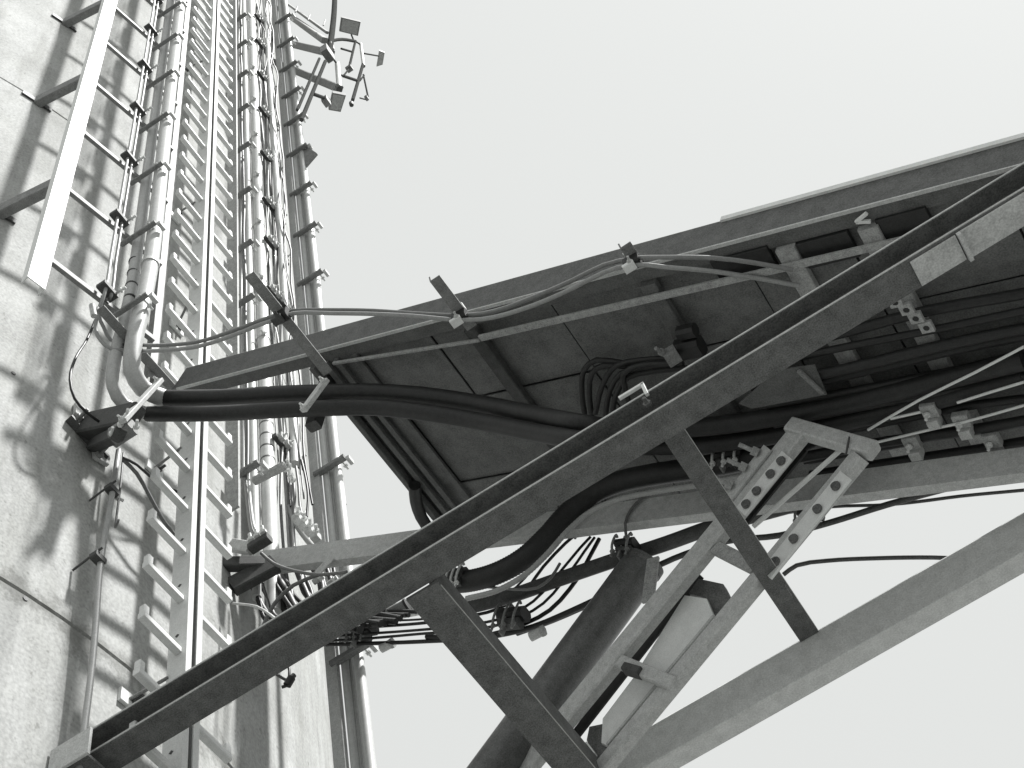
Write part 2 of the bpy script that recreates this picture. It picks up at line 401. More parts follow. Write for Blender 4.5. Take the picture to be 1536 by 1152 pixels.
# pale thin pair up the cable ladder rungs
def onl(x, y, off=.03): 
    return PX(x, y, RX+.06+off)
top = [onl(157, 440), onl(170, 380), onl(185, 300), onl(200, 212), onl(212, 140), onl(222, 70), onl(233, 0)]
top = [np.array([p[0], top[0][1], p[2]]) for p in top]
top.append(top[-1]+[0, 0, 6])
for k, z in enumerate(RUNGZ[:8]):
    y0 = top[0][1]; c = np.array([RX+.09, y0+.015, z+.0])
    if k == 0:
        t = empty('cable_cleat', c, 'small bolted cleat holding the slim cable pair to a cable ladder rung', 'cleat', 'cleats on the cable ladder rungs'); CL = t; c0 = c
        obj('block', box(c+[0, .0, 0], .05, .10, .03), 'dark', t)
        obj('stud', cyl(c+[.0, .03, 0], c+[.075, .035, .01], .006, 8), 'galvl', t)
        obj('nut', hexbolt(c+[.045, .032, .005], (1, .1, .1), .014, .02), 'bolt', t)
    else: copy_tree(CL, c-c0)

# left-hand down conduit with its clips, loose wires
dn = [PX(x, y, -2.45) for x, y in [(178, 676), (170, 730), (158, 800), (150, 850), (144, 930), (138, 1000), (128, 1080)]]
dn.append(dn[-1]+[0, 0, -1.2])
obj('down_conduit', tube(dn, .0125, 12, .1), 'pipeg', None, 'slim pale conduit dropping down the bare wall below the elbow bracket', 'conduit')
obj('wire', tube([dn[0]+[.01, .02, 0], dn[1]+[.01, .03, 0], dn[1]+[.0, .04, -.25], PX(178, 780, -2.4)], .005, 6, .1), 'wire', None, 'short wire hanging beside the top of the down conduit', 'wire')
for k, (x, y) in enumerate([(168, 736), (147, 838)]):
    c = PX(x, y, -2.45)
    t = empty('conduit_clip', c, ['spiky clip on the down conduit just below the elbow bracket', 'clip with long stud halfway down the down conduit'][k], 'clip')
    obj('saddle', box(c, .035, .06, .03), 'dark', t)
    wx = wallX(c[1])
    obj('stud', cyl((wx, c[1]-.03, c[2]-.03), (c[0]+.03, c[1]-.015, c[2]+.03), .005, 8), 'dark', t)
    obj('nut', hexbolt(c+[.0, .03, -.01], (.3, 1, 0), .014, .022), 'galvl', t)
obj('wire', tube([PX(x, y, -2.38) for x, y in [(185, 690), (205, 710), (225, 745), (243, 778), (262, 805), (275, 835)]], .009, 8, .05), 'wire', None, 'dark wire slanting from the elbow bracket across to the climbing ladder', 'wire')
obj('wire', tube([PX(x, y, -2.40) for x, y in [(143, 480), (130, 510), (112, 540), (105, 570), (112, 598), (128, 617), (148, 632)]], .0065, 8, .05), 'black', None, 'loose black wire bowing out over bare concrete to the elbow bracket', 'wire')
obj('wire', tube([PX(x, y, -2.36) for x, y in [(185, 687), (205, 697), (222, 712), (246, 728), (275, 742)]], .006, 8, .05), 'black', None, 'thin black wire running from elbow bracket behind the ladder rungs', 'wire')
obj('cable_gland', cyl(PX(138, 458, RX+.12), PX(141, 474, RX+.12), .014, 10), 'galvl', None, 'small pale gland joining the slim cables below the last cable ladder rung', 'gland')

# elbow wall bracket
c = WL(132, 660, .02)
eb = empty('elbow_bracket', c, 'dark steel wall bracket under the twin cable elbows', 'bracket')
a, b2 = WL(102, 628, .012), WL(158, 690, .012)
obj('back_plate', bar(a, b2, .02, .05, up=(1, 0, 0)), 'dark', eb)
a, b2 = WL(112, 612, .012), WL(140, 632, .012)
obj('side_plate', prism(a, b2, rect(.02, .09, .003), up=(0, 0, 1)), 'galvl', eb)
a, b2 = WL(140, 678, .012), WL(160, 690, .012)
obj('side_plate', prism(a, b2, rect(.02, .08, .003), up=(0, 0, 1)), 'galvl', eb)
a = WL(128, 640, .02); e = PY(200, 625, YC+.1)
obj('arm', prism(a, e, rect(.07, .12, .008)), 'dark', eb)
obj('gusset', prism(WL(140, 668, .02), PY(180, 650, YC+.08), rect(.05, .06, .006)), 'dark', eb)
for x, y in [(118, 628), (147, 684), (165, 655), (172, 668)]:
    p = WL(x, y, .03); obj('bolt', hexbolt(p, (1, -.2, .1), .018, .04), 'galvd', eb)
def strap(name, p0, p1, label, w=.035, g2=None):
    t = empty(name, (np.array(p0)+p1)/2, label, 'clamp bar')
    obj('bar', bar(p0, p1, w, .02, up=(.2, -1, .4)), 'galvl', t)
    v = (np.array(p1)-p0); v /= np.linalg.norm(v)
    for q in (p0+v*.012, p1-v*.012): obj('bolt', hexbolt(np.array(q)+[0, -.012, -.006], (.1, -.9, -.4), .011, .02), 'bolt', t)
    return t
strap('clamp_bar', PY(184, 632, YC+.04), PY(240, 571, YC+.17), 'bright slanting bar clamping the twin cables right at the elbow mouth')
s2 = strap('clamp_bar', PY(455, 616, 2.52), PY(489, 570, 2.52), 'bright slanting bar clamping the thick black cables below the second cross bracket')
obj('hanger', bar(PY(470, 640, 2.72), PY(492, 570, 2.72), .06, .05, up=(0, 1, 0)), 'dark', s2)
cc = PY(180, 640, YC+.08)
t = empty('saddle_clamp', cc, 'cluster of bolts and saddle plates at the lower end of the elbow clamp bar', 'clamp')
obj('saddle', box(cc+[.0, .02, -.01], .10, .07, .07), 'galvd', t)
for dx, dy, dz_ in [(.05, -.02, .0), (.02, -.02, -.04), (-.03, -.01, -.05), (.06, .03, -.03)]:
    obj('bolt', hexbolt(cc+[dx, dy, dz_], (.6, -.6, -.2), .013, .03), 'bolt', t)

# right-hand bundle of conduits.  flat rail, cables, pipes, all vertical
YB = 3.50
def flat(name, xa, xb, y, Y, th, z0, z1, m, label):
    a, b2 = PY(xa, y, Y)[0], PY(xb, y, Y)[0]
    t = empty(name, ((a+b2)/2, Y, z0), label, 'rail')
    obj('bar', prism((0, 0, z0), (0, 0, z1), [(Y-th/2, a), (Y+th/2, a), (Y+th/2, b2), (Y-th/2, b2)], up=(1, 0, 0)), m, t)
    return t, a, b2
zA = PY(350, 765, 3.16)[2]
flat('flat_rail', 343, 356, 300, 3.16, .012, zA, ZT, 'galv', 'flat grey steel rail standing right beside the climbing ladder rung ends')
zB = PY(380, 900, YB)[2]
B = {}
for x, r, m, lab, w in [(361.5, .010, 'pipeg', 'thin grey cable nearest the flat rail beside the ladder', .004), (365.5, .008, 'wire', 'thinnest dark cable tucked behind the ladder flat rail', .006),
                     (372, .022, 'pipe', 'slim pale conduit between the ladder flat rail and the stout white pipe', 0)]:
    vertical('cable' if w else 'conduit', x, 300, YB-.16 if w else YB, r, m, lab, 'cable' if w else 'conduit', zB if w == 0 else PY(368, 720, YB-.16)[2], wob=w)
_, XP = vertical('pipe', 387, 300, YB+.06, .040, 'pipe', 'stout white pipe, the widest in the right-hand bundle', 'pipe', zB-.1, n=20)
for k in range(4):
    z = PY(412, 632+18*k, YB+.06)[2]
    obj('tie_band', cyl((XP, YB+.06, z-.006), (XP, YB+.06, z+.006), .0415, 20), 'dark', None, 'dark band tied round the stout white pipe below the gallery beam', 'band', 'bands round the stout white pipe')
YW = 3.66
for i, (x, r, m) in enumerate([(399, .008, 'wire'), (402.5, .009, 'pipeg'), (405.5, .007, 'wire'), (408.5, .010, 'pipeg')]):
    vertical('wire', x, 300, YW, r, m, ['dark wire close against the stout white pipe', 'grey wire second from the stout white pipe', 'thin dark wire between the two grey wires of the bundle', 'grey wire beside the rough pale conduit'][i], 'wire', PY(430, 830, YW)[2], wob=.012, n=8)
vertical('conduit', 417, 300, YW+.02, .026, 'pipe', 'rough pale conduit between the wire bundle and the broad flat rail', 'conduit', PY(445, 690, YW)[2], wob=.003)
vertical('wire', 424.5, 300, YW+.04, .006, 'wirel', 'wavy pale wire hugging the broad flat rail', 'wire', PY(455, 700, YW)[2], wob=.014, n=8)
for i, x in enumerate((394, 401, 410.5, 421, 428)):
    vertical('wire', x, 300, YW-.05+.02*i, random.uniform(.004, .007), ['wire', 'wirel', 'black', 'wire', 'black'][i], ['thin dark wire wandering over the edge of the stout white pipe', 'thin pale wire wandering among the bundle wires', 'black wire wandering beside the rough pale conduit', 'grey wire wandering over the rough pale conduit', 'black wire wandering over the broad flat rail'][i], 'wire', PY(440, 760, YW)[2], wob=.024, n=8)
YE = 3.86
flat('flat_rail', 496, 513, 1063, YE-.02, .03, 1.0, ZT, 'galvl', 'broad flat grey rail between the wires and the outermost conduits')
_, XF = vertical('conduit', 524.5, 1063, YE, .020, 'pipe', 'inner of the two outermost conduits, beside the broad flat rail', 'conduit', 1.0)
vertical('cable', 533.0, 1063, YE+.01, .008, 'pipeg', 'thin cable sandwiched between the two outermost conduits', 'cable', 1.0, wob=.002)
vertical('cable', 537.0, 1063, YE+.02, .007, 'wirel', 'thin pale cable against the outermost conduit', 'cable', 1.0, wob=.002)
_, XG = vertical('conduit', 546.5, 1063, YE, .024, 'pipe', 'outermost conduit of the bundle, standing against open sky', 'conduit', 1.0)
vertical('wire', 554.0, 1063, YE+.03, .004, 'wire', 'hair-thin wire on the sky side of the outermost conduit', 'wire', PY(500, 760, YE)[2], PY(440, 200, YE)[2], wob=.004, n=6)
# clamps up the outer conduits
zs = [PY(x, y, YE-.03)[2] for x, y in [(496, 700), (466, 418), (455, 348), (447, 288), (440, 231), (438, 183), (434, 142), (431, 102), (428, 65), (422, 31)]]
cX = (XF+XG)/2+.01
zz = [PY(520, 985, YE-.03)[2]]+zs
for k, z in enumerate(zz):
    c = np.array([cX, YE-.035, z])
    if k == 0: CF = clamp('conduit_clamp', c, .20, 'clamp bar with protruding bolt across the two outermost conduits', 'clamp', 'clamp bars up the outermost conduits'); c0 = c
    else: copy_tree(CF, c-c0)
# clamps up the inner group
zs = [PY(x, y, YB-.17)[2] for x, y in [(375, 708), (369, 455), (369, 372), (367, 292), (365, 225), (362, 168), (360, 118), (358, 73), (356, 33)]]
XB = PY(366, 300, YB-.16)[0]
for k, z in enumerate(zs):
    c = np.array([XB, YB-.19, z])
    if k == 0: CB = clamp('cable_clamp', c, .17, 'clamp bar across the thin cables next to the ladder flat rail', 'clamp', 'clamp bars beside the ladder flat rail', h=.024); c0 = c
    else: copy_tree(CB, c-c0)
for k, z in enumerate(zs[1:]):
    c = np.array([XP, YB+.06, z-.09])
    if k == 0:
        t = empty('pipe_collar', c, 'wire-bolted collar round the stout white pipe', 'collar', 'collars up the stout white pipe'); PC = t; c0 = c
        obj('band', cyl(c-[0, 0, .012], c+[0, 0, .012], .0435, 18), 'galvl', t)
        obj('stud', cyl(c+[-.13, -.03, -.01], c+[.05, -.03, .01], .005, 8), 'bolt', t)
        obj('nut', hexbolt(c+[.03, -.036, .0], (0, -1, .2), .014, .022), 'bolt', t)
    else: copy_tree(PC, c-c0)
# long clamp at the bottom of the stout pipe
c = PY(404, 703, YB-.06)
lc = empty('long_clamp', c, 'long slanting bar clamping the slim conduit and stout pipe below the thick black cables', 'clamp')
obj('bar', bar(PY(381, 722, YB-.06), PY(428, 698, YB-.06), .04, .035), 'galv', lc)
for x, y in [(430, 706), (436, 714), (434, 700), (440, 722)]: obj('bolt', hexbolt(PY(x, y, YB-.03), (.3, -.9, 0), .016, .03), 'bolt', lc)
# rung bars with cleats for the wires
zs = [PX(x, y, -2.30)[2] for x, y in [(406, 230), (410, 300), (416, 362), (420, 436), (430, 655)]]
zs = [PX(x, y, -2.30)[2] for x, y in [(392, 22), (396, 62), (400, 112), (403, 165)]]+zs
XW = PY(403, 300, YW)[0]+.03
k0 = None
for k, z in enumerate(sorted(zs)):
    c = np.array([XW, YW+.01, z])
    if k0 is None:
        t = empty('cable_cleat', c, 'bolted cleat bar across the wires behind the stout white pipe', 'cleat', 'cleat bars across the wire bundle'); k0 = t; c0 = c
        obj('bar', bar(c-[0, .13, 0], c+[0, .14, 0], .03, .03), 'dark', t)
        for j in range(4):
            obj('saddle', box(c+[.022, -.09+.06*j, .01], .03, .04, .05), 'galvl', t)
            obj('nut', hexbolt(c+[.037, -.09+.06*j, .018], (1, 0, 0), .011, .018), 'bolt', t)
    else: copy_tree(k0, c-c0)
# loops of cable at the foot of the bundle
obj('cable', tube([PY(x, y, 3.34) for x, y in [(363, 640), (366, 700), (369, 730), (373, 770), (377, 795), (384, 808)]], .010, 8, .05), 'pipeg', None, 'grey cable swinging off the ladder flat rail down to the small box clamp', 'cable')
obj('cable', tube([PY(x, y, 3.33) for x, y in [(372, 700), (374, 735), (377, 765), (381, 790), (388, 804)]], .008, 8, .05), 'wirel', None, 'pale cable swinging alongside the grey one down to the small box clamp', 'cable')
for i, pth in enumerate([[(444, 700), (448, 730), (450, 760), (455, 780)], [(452, 690), (458, 715), (462, 745), (460, 775)], [(440, 722), (442, 745), (441, 770), (446, 782)], [(434, 760), (440, 778), (450, 795), (463, 812), (472, 822)], [(457, 768), (462, 790), (468, 810)]]):
    obj('cable', tube([PY(x, y, YW-.02+.01*i) for x, y in pth], [.008, .007, .009, .016, .008][i], 8, .04), ['wire', 'black', 'wire', 'pipeg', 'wirel'][i], None,
        ['grey wire looping down right of the stout pipe foot', 'black wire bowing out toward the broad flat rail foot', 'wire dropping straight beside the stout pipe foot', 'thick grey cable curving under the far gallery beam', 'short pale wire ending on the far gallery beam'][i], 'cable')
for k in range(4):
    c = PY(446+9*k, 778+9*k, YW-.05)
    t = empty('cable_gland', c, 'pale screw gland in the slanting row at the foot of the wires', 'gland', 'glands at the foot of the wire bundle')
    obj('body', box(c, .04, .045, .045), 'galvl', t); obj('nut', hexbolt(c+[.02, -.02, .0], (.5, -.8, 0), .016, .03), 'bolt', t)
c = PY(390, 815, 3.33)
t = empty('box_clamp', c, 'small dark box clamp with white glands at the tower end of the far beam', 'clamp')
obj('body', box(c, .11, .05, .04), 'dark', t)
for dx in (-.035, .0, .035): obj('gland', hexbolt(c+[dx, -.02, .028], (0, -.3, 1), .018, .03), 'white', t)
obj('channel', bar(PY(348, 818, 3.33), PY(378, 823, 3.33), .04, .06), 'galvl', t)

# small triangular bracket plate against the sky
a, b2, d = PY(455, 236, YE), PY(475, 232, YE), PY(457, 252, YE)
g = G(); vs = []
for off in (-.01, .01):
    for q in [(452, 228), (462, 221), (476, 231), (457, 253)]: vs.append(PY(q[0], q[1], YE)+np.array([0, off, 0]))
g.add(vs, [(0, 1, 2, 3), (7, 6, 5, 4), (0, 4, 5, 1), (1, 5, 6, 2), (2, 6, 7, 3), (3, 7, 4, 0)])
obj('bracket_plate', g, 'galvd', None, 'small dark triangular plate jutting from the outermost conduit into the sky', 'plate')

# ------------------------------------------------------------------ floodlight frame high on the tower
XA = -1.75
def A(x, y, dx=0): return PX(x, y, XA+dx)
zc = A(495, 80)
an = empty('antenna_frame', zc, 'pale pipe frame with flat lamp boxes high on the side of the tower', 'antenna frame')
def arm(pts, r, m='matte', nm='arm'): obj(nm, tube([A(*p) for p in pts], r, 10, .3), m, an)
def warm(p_out, p_in, r, m='galvd', sq=True):
    q = A(*p_out); e = WL(*p_in)
    obj('arm', (bar if sq else lambda a, b, w, h: cyl(a, b, w/2))(q, e, r*2, r*2), m, an)
warm((491, 49), (412, -8), .014); warm((487, 61), (412, 8), .03); warm((496, 80), (410, 60), .036); warm((508, 133), (408, 92), .036)
arm([(503, -40), (501, 20), (494, 80)], .031, nm='mast')
obj('hub', box(A(491, 80), .07, .13, .20), 'tube', an); obj('hub_plate', box(A(496, 70), .05, .05, .16), 'galvd', an)
arm([(494, 62), (513, 59), (533, 62)], .017, nm='cross_arm'); arm([(533, 62), (523, 104)], .013, nm='drop_pipe'); arm([(512, 73), (529, 78)], .011)
arm([(479, 88), (446, 165)], .012, nm='stay'); arm([(488, 92), (452, 180)], .016, nm='stay')
arm([(506, 96), (509, 134)], .025, 'pipe', 'drop_pipe'); obj('pipe_end', cyl(A(509, 134)-[0, 0, .02], A(509, 134)+[0, 0, .02], .028, 12), 'dark', an)
arm([(515, 114), (536, 121)], .015, nm='cross_arm'); arm([(544, 98), (529, 150)], .017, nm='drop_pipe'); arm([(541, 66), (545, 98)], .018, 'pipe', 'drop_pipe')
for x, y, r in [(545, 98, .020), (527, 156, .020)]: obj('pipe_end', cyl(A(x, y)-[0, 0, .03], A(x, y)+[0, 0, .03], r, 12), 'dark', an)
arm([(545, 112), (552, 145)], .009, nm='drop_pipe'); arm([(540, 147), (551, 150)], .007); arm([(470, 141), (492, 149)], .015, nm='cross_arm')
obj('fitting', box(A(550, 147), .03, .04, .07), 'galvd', an); obj('fitting', box(A(524, 103), .06, .06, .05), 'galvd', an); obj('fitting', box(A(489, 152), .05, .07, .10), 'galvd', an)
for q in [(443, 14), (462, 26), (485, 34)]: obj('rod_stub', cyl(A(q[0], q[1]+4), A(q[0]+3, q[1]-4), .008, 6), 'galvd', an)
def lamp(corners, th, m):                    # flat boxes hung face down
    z = A(*corners[0])[2]; P = [PZ(x, y, z) for x, y in corners]
    g = G(); g.add(P+[p+np.array([0, 0, th]) for p in P], [(3, 2, 1, 0), (4, 5, 6, 7), (0, 1, 5, 4), (1, 2, 6, 5), (2, 3, 7, 6), (3, 0, 4, 7)]); o = obj('lamp_box', g, m, an)
    c = sum(P)/4; obj('lamp_glass', G().add([c+(p-c)*.86-np.array([0, 0, .004]) for p in P]+[c+(p-c)*.86-np.array([0, 0, .0005]) for p in P], [(0, 1, 2, 3), (7, 6, 5, 4), (0, 4, 5, 1), (1, 5, 6, 2), (2, 6, 7, 3), (3, 7, 4, 0)]), 'galv', o)
lamp([(512, 26), (541, 33), (537, 54), (509, 47)], .05, 'galvd'); lamp([(499, 139), (519, 143), (511, 168), (493, 165)], .06, 'galvd')
lamp([(569, 76), (577, 79), (574, 97), (565, 100)], .04, 'galv')
for p0_, p1_ in [((494, 80), (506, 97)), ((533, 62), (541, 67)), ((523, 104), (515, 114)), ((509, 112), (516, 114)), ((540, 121), (546, 113)), ((531, 62), (527, 52)), ((497, 152), (490, 150)), ((568, 84), (545, 80))]: arm([p0_, p1_], .009, nm='lamp_arm')

# ------------------------------------------------------------------ gallery: sloping deck of sheets on two side channels
XR = 1.75
gl = empty('cable_gallery', tuple(DXY(-1.5, 3.2, 0)), 'dark sheet-metal cable gallery deck sloping down away from the tower', 'gallery')
FY = DK(900, 790)[1]
FYs = [DK(x, y)[1] for x, y in [(500, 840), (640, 822), (1000, 788), (1500, 714)]]
FY = sum(FYs)/4
def rnd(pts): return pts
# near side channel: tall web facing the camera, lower flange turned in under the sheets
hN = .165
prof = [(0, 0), (.0, hN-.012), (-.004, hN-.004), (-.012, hN), (-.06, hN), (-.06, hN-.008), (-.010, hN-.008), (-.010, .008), (-.062, .008), (-.062, 0)]
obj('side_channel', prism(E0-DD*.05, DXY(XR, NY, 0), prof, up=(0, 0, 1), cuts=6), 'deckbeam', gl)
obj('edge_highlight', prism(DXY(-2.2, NY-.004, .003), DXY(XR, NY-.004, .003), rect(.014, .006)), 'galvl', gl)  # pale strip painting the lit lower edge of the near channel
capx = DK(1063, 342)[0]
obj('cap_strip', prism(DXY(.12, NY-.006, -hN+.012), DXY(XR, NY-.006, -hN+.012), rect(.010, .022)), 'white', gl)
# far side beam
x0w = wallX(FY)-.05
hF = .125
prof = [(0, 0), (0, hF), (-.045, hF), (-.045, hF-.01), (-.01, hF-.01), (-.01, .01), (-.045, .01), (-.045, 0)]
fa, fb = DK(432, 849, .3), DK(1513, 712, .3); fv = (fb-fa)/(fb[0]-fa[0])
BF = lambda X: fa+fv*(X-fa[0])
FB = BF(-2.0)[1]
obj('far_beam', prism(BF(wallX(FB)-.04), BF(XR), prof, cuts=6), 'galvl', gl)
# sheets
xs = [DK(*q)[0] for q in [(560, 622), (618, 622), (715, 500), (850, 500), (985, 440), (1135, 435), (1190, 388), (1310, 350)]]
xl0 = DK(535, 622)[0]
seams = [xl0-.03]+[DK(618, 640)[0], DK(712, 600)[0], DK(850, 500)[0], DK(985, 445)[0], DK(1142, 445)[0], DK(1300, 420)[0]]
seams = sorted(seams)+[.95, 1.35, XR]
gap = .004
for i, (a, b2) in enumerate(zip(seams[:-1], seams[1:])):
    for (ya, yb) in [(NY+.05, NY+.42), (NY+.424, NY+.86), (NY+.864, FY-.03)]:
        lift = -.012-random.uniform(0, .012)
        g = G(); P = [DXY(a+gap, ya, lift), DXY(b2-gap, ya, lift), DXY(b2-gap, yb, lift-.004*random.random()), DXY(a+gap, yb, lift)]
        g.add(P+[p+DN*.006 for p in P], [(3, 2, 1, 0)[::-1], (4, 5, 6, 7)[::-1], (0, 1, 5, 4), (1, 2, 6, 5), (2, 3, 7, 6), (3, 0, 4, 7)])
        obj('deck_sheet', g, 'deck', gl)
P = [DXY(xl0-.04, NY+.03, -.045), DXY(XR, NY+.03, -.045), DXY(XR, FY-.02, -.045), DXY(xl0-.04, FY-.02, -.045)]
g = G(); g.add(P+[p+DN*.01 for p in P], [(0, 1, 2, 3), (7, 6, 5, 4), (0, 4, 5, 1), (1, 5, 6, 2), (2, 6, 7, 3), (3, 7, 4, 0)])
obj('added_seam_backing', g, 'dark', gl)  # added sheet above the deck, keeps sky from showing through the seams
# end angles at the tower end of the deck
for dx, w, m, o in [(0, .035, 'deckbeam', .02), (.055, .022, 'deckbeam', .012), (.105, .016, 'deckbeam', .008), (.19, .012, 'deckbeam', .006)]:
    obj('end_angle', bar(DXY(xl0+dx, NY+.05, o), DXY(xl0+dx, FY-.012, o), .03, w, up=tuple(DN)), m, gl)
obj('end_skirt', prism(DXY(xl0-.03, NY+.3, -.02), DXY(xl0-.03, FY-.012, -.02), rect(.006, .07)), 'dark', gl)
obj('rubber_flap', tube([DK(x, y, .05) for x, y in [(622, 728), (624, 752), (632, 776), (648, 800)]], .028, 10, .05), 'black', gl)
# cross bearers under the sheets
for q, w, m in [((715, 500), .06, 'dark'), ((985, 440), .065, 'deckbeam'), ((1190, 388), .07, 'galv'), ((1310, 350), .07, 'galv')]:
    X = DK(*q)[0]
    obj('cross_bearer', bar(DXY(X, NY+.065, .010), DXY(X, FY-.012, .010), w, .035, up=tuple(DN)), m, gl)
for X in (1.15, 1.5): obj('cross_bearer', bar(DXY(X, NY+.065, .010), DXY(X, FY-.012, .010), .06, .035, up=tuple(DN)), 'galvd', gl)
# long stiffeners
obj('stiffener', bar(DK(500, 545, .035), DK(720, 510, .035), .012, .014, up=tuple(DN)), 'galv', gl)
obj('stiffener', bar(DK(720, 507, .034), DK(1420, 345, .034), .028, .012, up=tuple(DN)), 'galv', gl)
obj('stiffener', bar(DXY(.05, 3.30, .034), DXY(XR, 3.30, .034), .03, .012, up=tuple(DN)), 'galvd', gl)
# black bars painting the shade of the openings between the bearers
for q in [((1200, 372), (1290, 378)), ((1075, 405), (1165, 392)), ((1325, 350), (1400, 330))]:
    a, b2 = DK(*q[0], .01), DK(*q[1], .01); y = (a[1]+b2[1])/2
    obj('opening_shade', bar(DXY(a[0], y, .003), DXY(b2[0], y, .003), .11, .02, up=tuple(DN)), 'black', gl)
for q in [(1343, 452), (1360, 463), (1374, 476), (1390, 490)]:
    p = DK(*q, .13); t = obj('square_washer', bar(p-DD*.022, p+DD*.022, .045, .015, up=tuple(DN)), 'galv', gl)
    obj('bolt_hole', cyl(p-DN*.0085, p-DN*.0070, .011, 8), 'black', t)
obj('hook_bracket', bar(DK(1284, 333, .02), DK(1300, 320, .02), .012, .012, up=tuple(DN)), 'white', gl)
obj('hook_bracket', bar(DK(1284, 333, .02), DK(1306, 332, .02), .012, .012, up=tuple(DN)), 'white', gl)
P = [DK(x, y, .15) for x, y in [(1108, 606), (1128, 613), (1240, 592), (1222, 548), (1165, 556)]]
obj('patch_plate', G().add(P+[p+DN*.006 for p in P], [(0, 1, 2, 3, 4), (9, 8, 7, 6, 5)]+[(k, 5+k, 5+(k+1) % 5, (k+1) % 5) for k in range(5)]), 'deckbeam', gl)
obj('plate_brace', bar(DK(1198, 556, .165), DK(1234, 590, .165), .016, .012, up=tuple(DN)), 'galvd', gl)
# brackets reaching through the near channel, carrying the slim cable pair
CBS = []
def crossbar(x0, y0, x1, y1, label, m='galvd'):
    d = PY(x1, y1, NY+.03); a = PZ(x0, y0, d[2])
    t = empty('cross_bracket', d, label, 'bracket')
    obj('bar', prism(a, d, [(-.022, 0), (.022, 0), (.022, .006), (-.016, .006), (-.016, .04), (-.022, .04)]), m, t)
    CBS.append((a, d)); return t
def onbar(k, x, y): a, d = CBS[k]; p = PZ(x, y, d[2]-.012); return p
crossbar(150, 462, 263, 588, 'steel cross bracket that crosses in front of the twin cable elbows')
crossbar(374, 412, 492, 560, 'long steel cross bracket at the tower end of the gallery channel')
crossbar(652, 418, 708, 492, 'short steel cross bracket poking above the gallery edge into the sky')
crossbar(938, 368, 964, 406, 'stubby steel cross bracket tip halfway along the gallery edge')
KEY = []
for i, (x, y) in enumerate([(196, 521), (423, 473), (690, 475), (948, 393)]):
    c = onbar(i, x, y); KEY.append((x, c[1]))
    t = empty('cable_cleat', c, ['black cleat pinning the slim cables on the bracket by the elbow', 'black cleat pinning the slim cables on the long tower-end bracket', 'cleat with white jaws on the bracket poking into the sky', 'cleat with white jaws on the stubby bracket tip'][i], 'cleat')
    obj('block', prism(c-[.028, 0, 0], c+[.03, 0, -.01], rect(.042, .05, .008)), 'black', t)
    for dx, dz_ in ((.008, .042), (-.016, -.036)):
        obj('jaw', box(c+[dx, -.008, dz_], .045, .035, .018), 'white' if i > 1 else 'dark', t)
        obj('bolt', hexbolt(c+[dx+.01, -.025, dz_], (.2, -1, 0), .009, .016), 'galvl' if i > 1 else 'dark', t)
# the slim pair itself
def keyY(x):
    xs_, ys_ = [k[0] for k in KEY], [k[1] for k in KEY]; return float(np.interp(x, xs_, ys_))
for k in range(2):
    pts = [p+np.array([0, .035*k, 0]) for p in top][::-1]
    low = [(147, 470), (143, 492), (152, 512), (168, 524), (186, 525)] if k == 0 else [(152, 452), (148, 470), (156, 492), (166, 510), (186, 518)]
    mid = [(196, 526), (240, 526), (300, 519), (350, 503), (390, 487), (423, 476), (440, 470), (500, 470), (560, 471), (620, 474), (690, 480), (740, 476), (800, 458), (860, 432), (905, 409), (948, 397)] if k == 0 else \
          [(196, 517), (240, 518), (300, 512), (350, 496), (390, 481), (423, 470), (440, 466), (500, 465), (560, 466), (620, 470), (690, 473), (740, 467), (800, 446), (860, 420), (905, 398), (948, 388)]
    end = [(1000, 401), (1070, 407), (1140, 418), (1200, 429)] if k == 0 else [(1000, 386), (1070, 387), (1130, 394), (1190, 405)]
    n_ = len(low); ya = pts[-1][1]
    lowp = [PY(x, y, ya+(KEY[0][1]-ya)*((i+1)/(n_+1))) for i, (x, y) in enumerate(low)]
    obj('slim_cable', tube(pts+lowp+[PY(x, y, keyY(x)) for x, y in mid]+[DK(x, y, .05+.02*k) for x, y in end], .0085, 10, .05), 'slim' if k == 0 else 'slimd', None,
        ['paler of two slim cables looping from ladder rungs to the gallery brackets', 'darker of two slim cables looping from ladder rungs to the gallery brackets'][k], 'cable')

# ------------------------------------------------------------------ horizontal truss frame under the gallery
ZR1 = 3.80
Y1 = PZ(708, 785, ZR1)[1]
xt = wallX(Y1)
hp = empty('bottom_chord_frame', (xt, Y1, ZR1), 'grey steel frame of two long angle beams joined by cross ties', 'steel frame')
ARC = [(0, .003), (-.001, .011), (-.020, .013), (-.060, .016), (-.070, .026), (-.070, .100), (-.060, .110), (-.020, .113), (-.001, .114), (0, .118), (-.003, .123), (-.010, .125), (-.108, .125), (-.110, .123), (-.110, .002), (-.108, 0), (-.010, 0), (-.003, .001)]
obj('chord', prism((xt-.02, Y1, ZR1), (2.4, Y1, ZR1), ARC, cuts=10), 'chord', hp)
obj('ridge_highlight', prism((xt, Y1-.0015, ZR1+.006), (2.4, Y1-.0015, ZR1+.006), rect(.003, .006)), 'galvl', hp)  # pale strip painting the light caught along the lower ridge
obj('chord_highlight', prism((xt, Y1-.002, ZR1+.119), (2.4, Y1-.002, ZR1+.119), rect(.003, .007)), 'galvl', hp)  # pale strip painting the sunlit upper edge of the chord
xsplice = PZ(1446, 370, ZR1)[0]
obj('splice_plate', box((xsplice+.9, Y1+.056, ZR1-.005), 1.8, .100, .008, ch=.001), 'chordl', hp)
obj('splice_lug', box((xsplice, Y1+.056, ZR1-.014), .012, .104, .022), 'galvl', hp)
obj('splice_plate', box((xsplice-.085, Y1+.056, ZR1-.0045), .15, .094, .007, ch=.001), 'chordl', hp)
tt = WL(75, 1138, .012)
obj('end_plate', prism((xt+.0, Y1-.06, ZR1-.02), (xt+.16, Y1-.06, ZR1-.02), rect(.012, .12, .002)), 'galvl', hp)
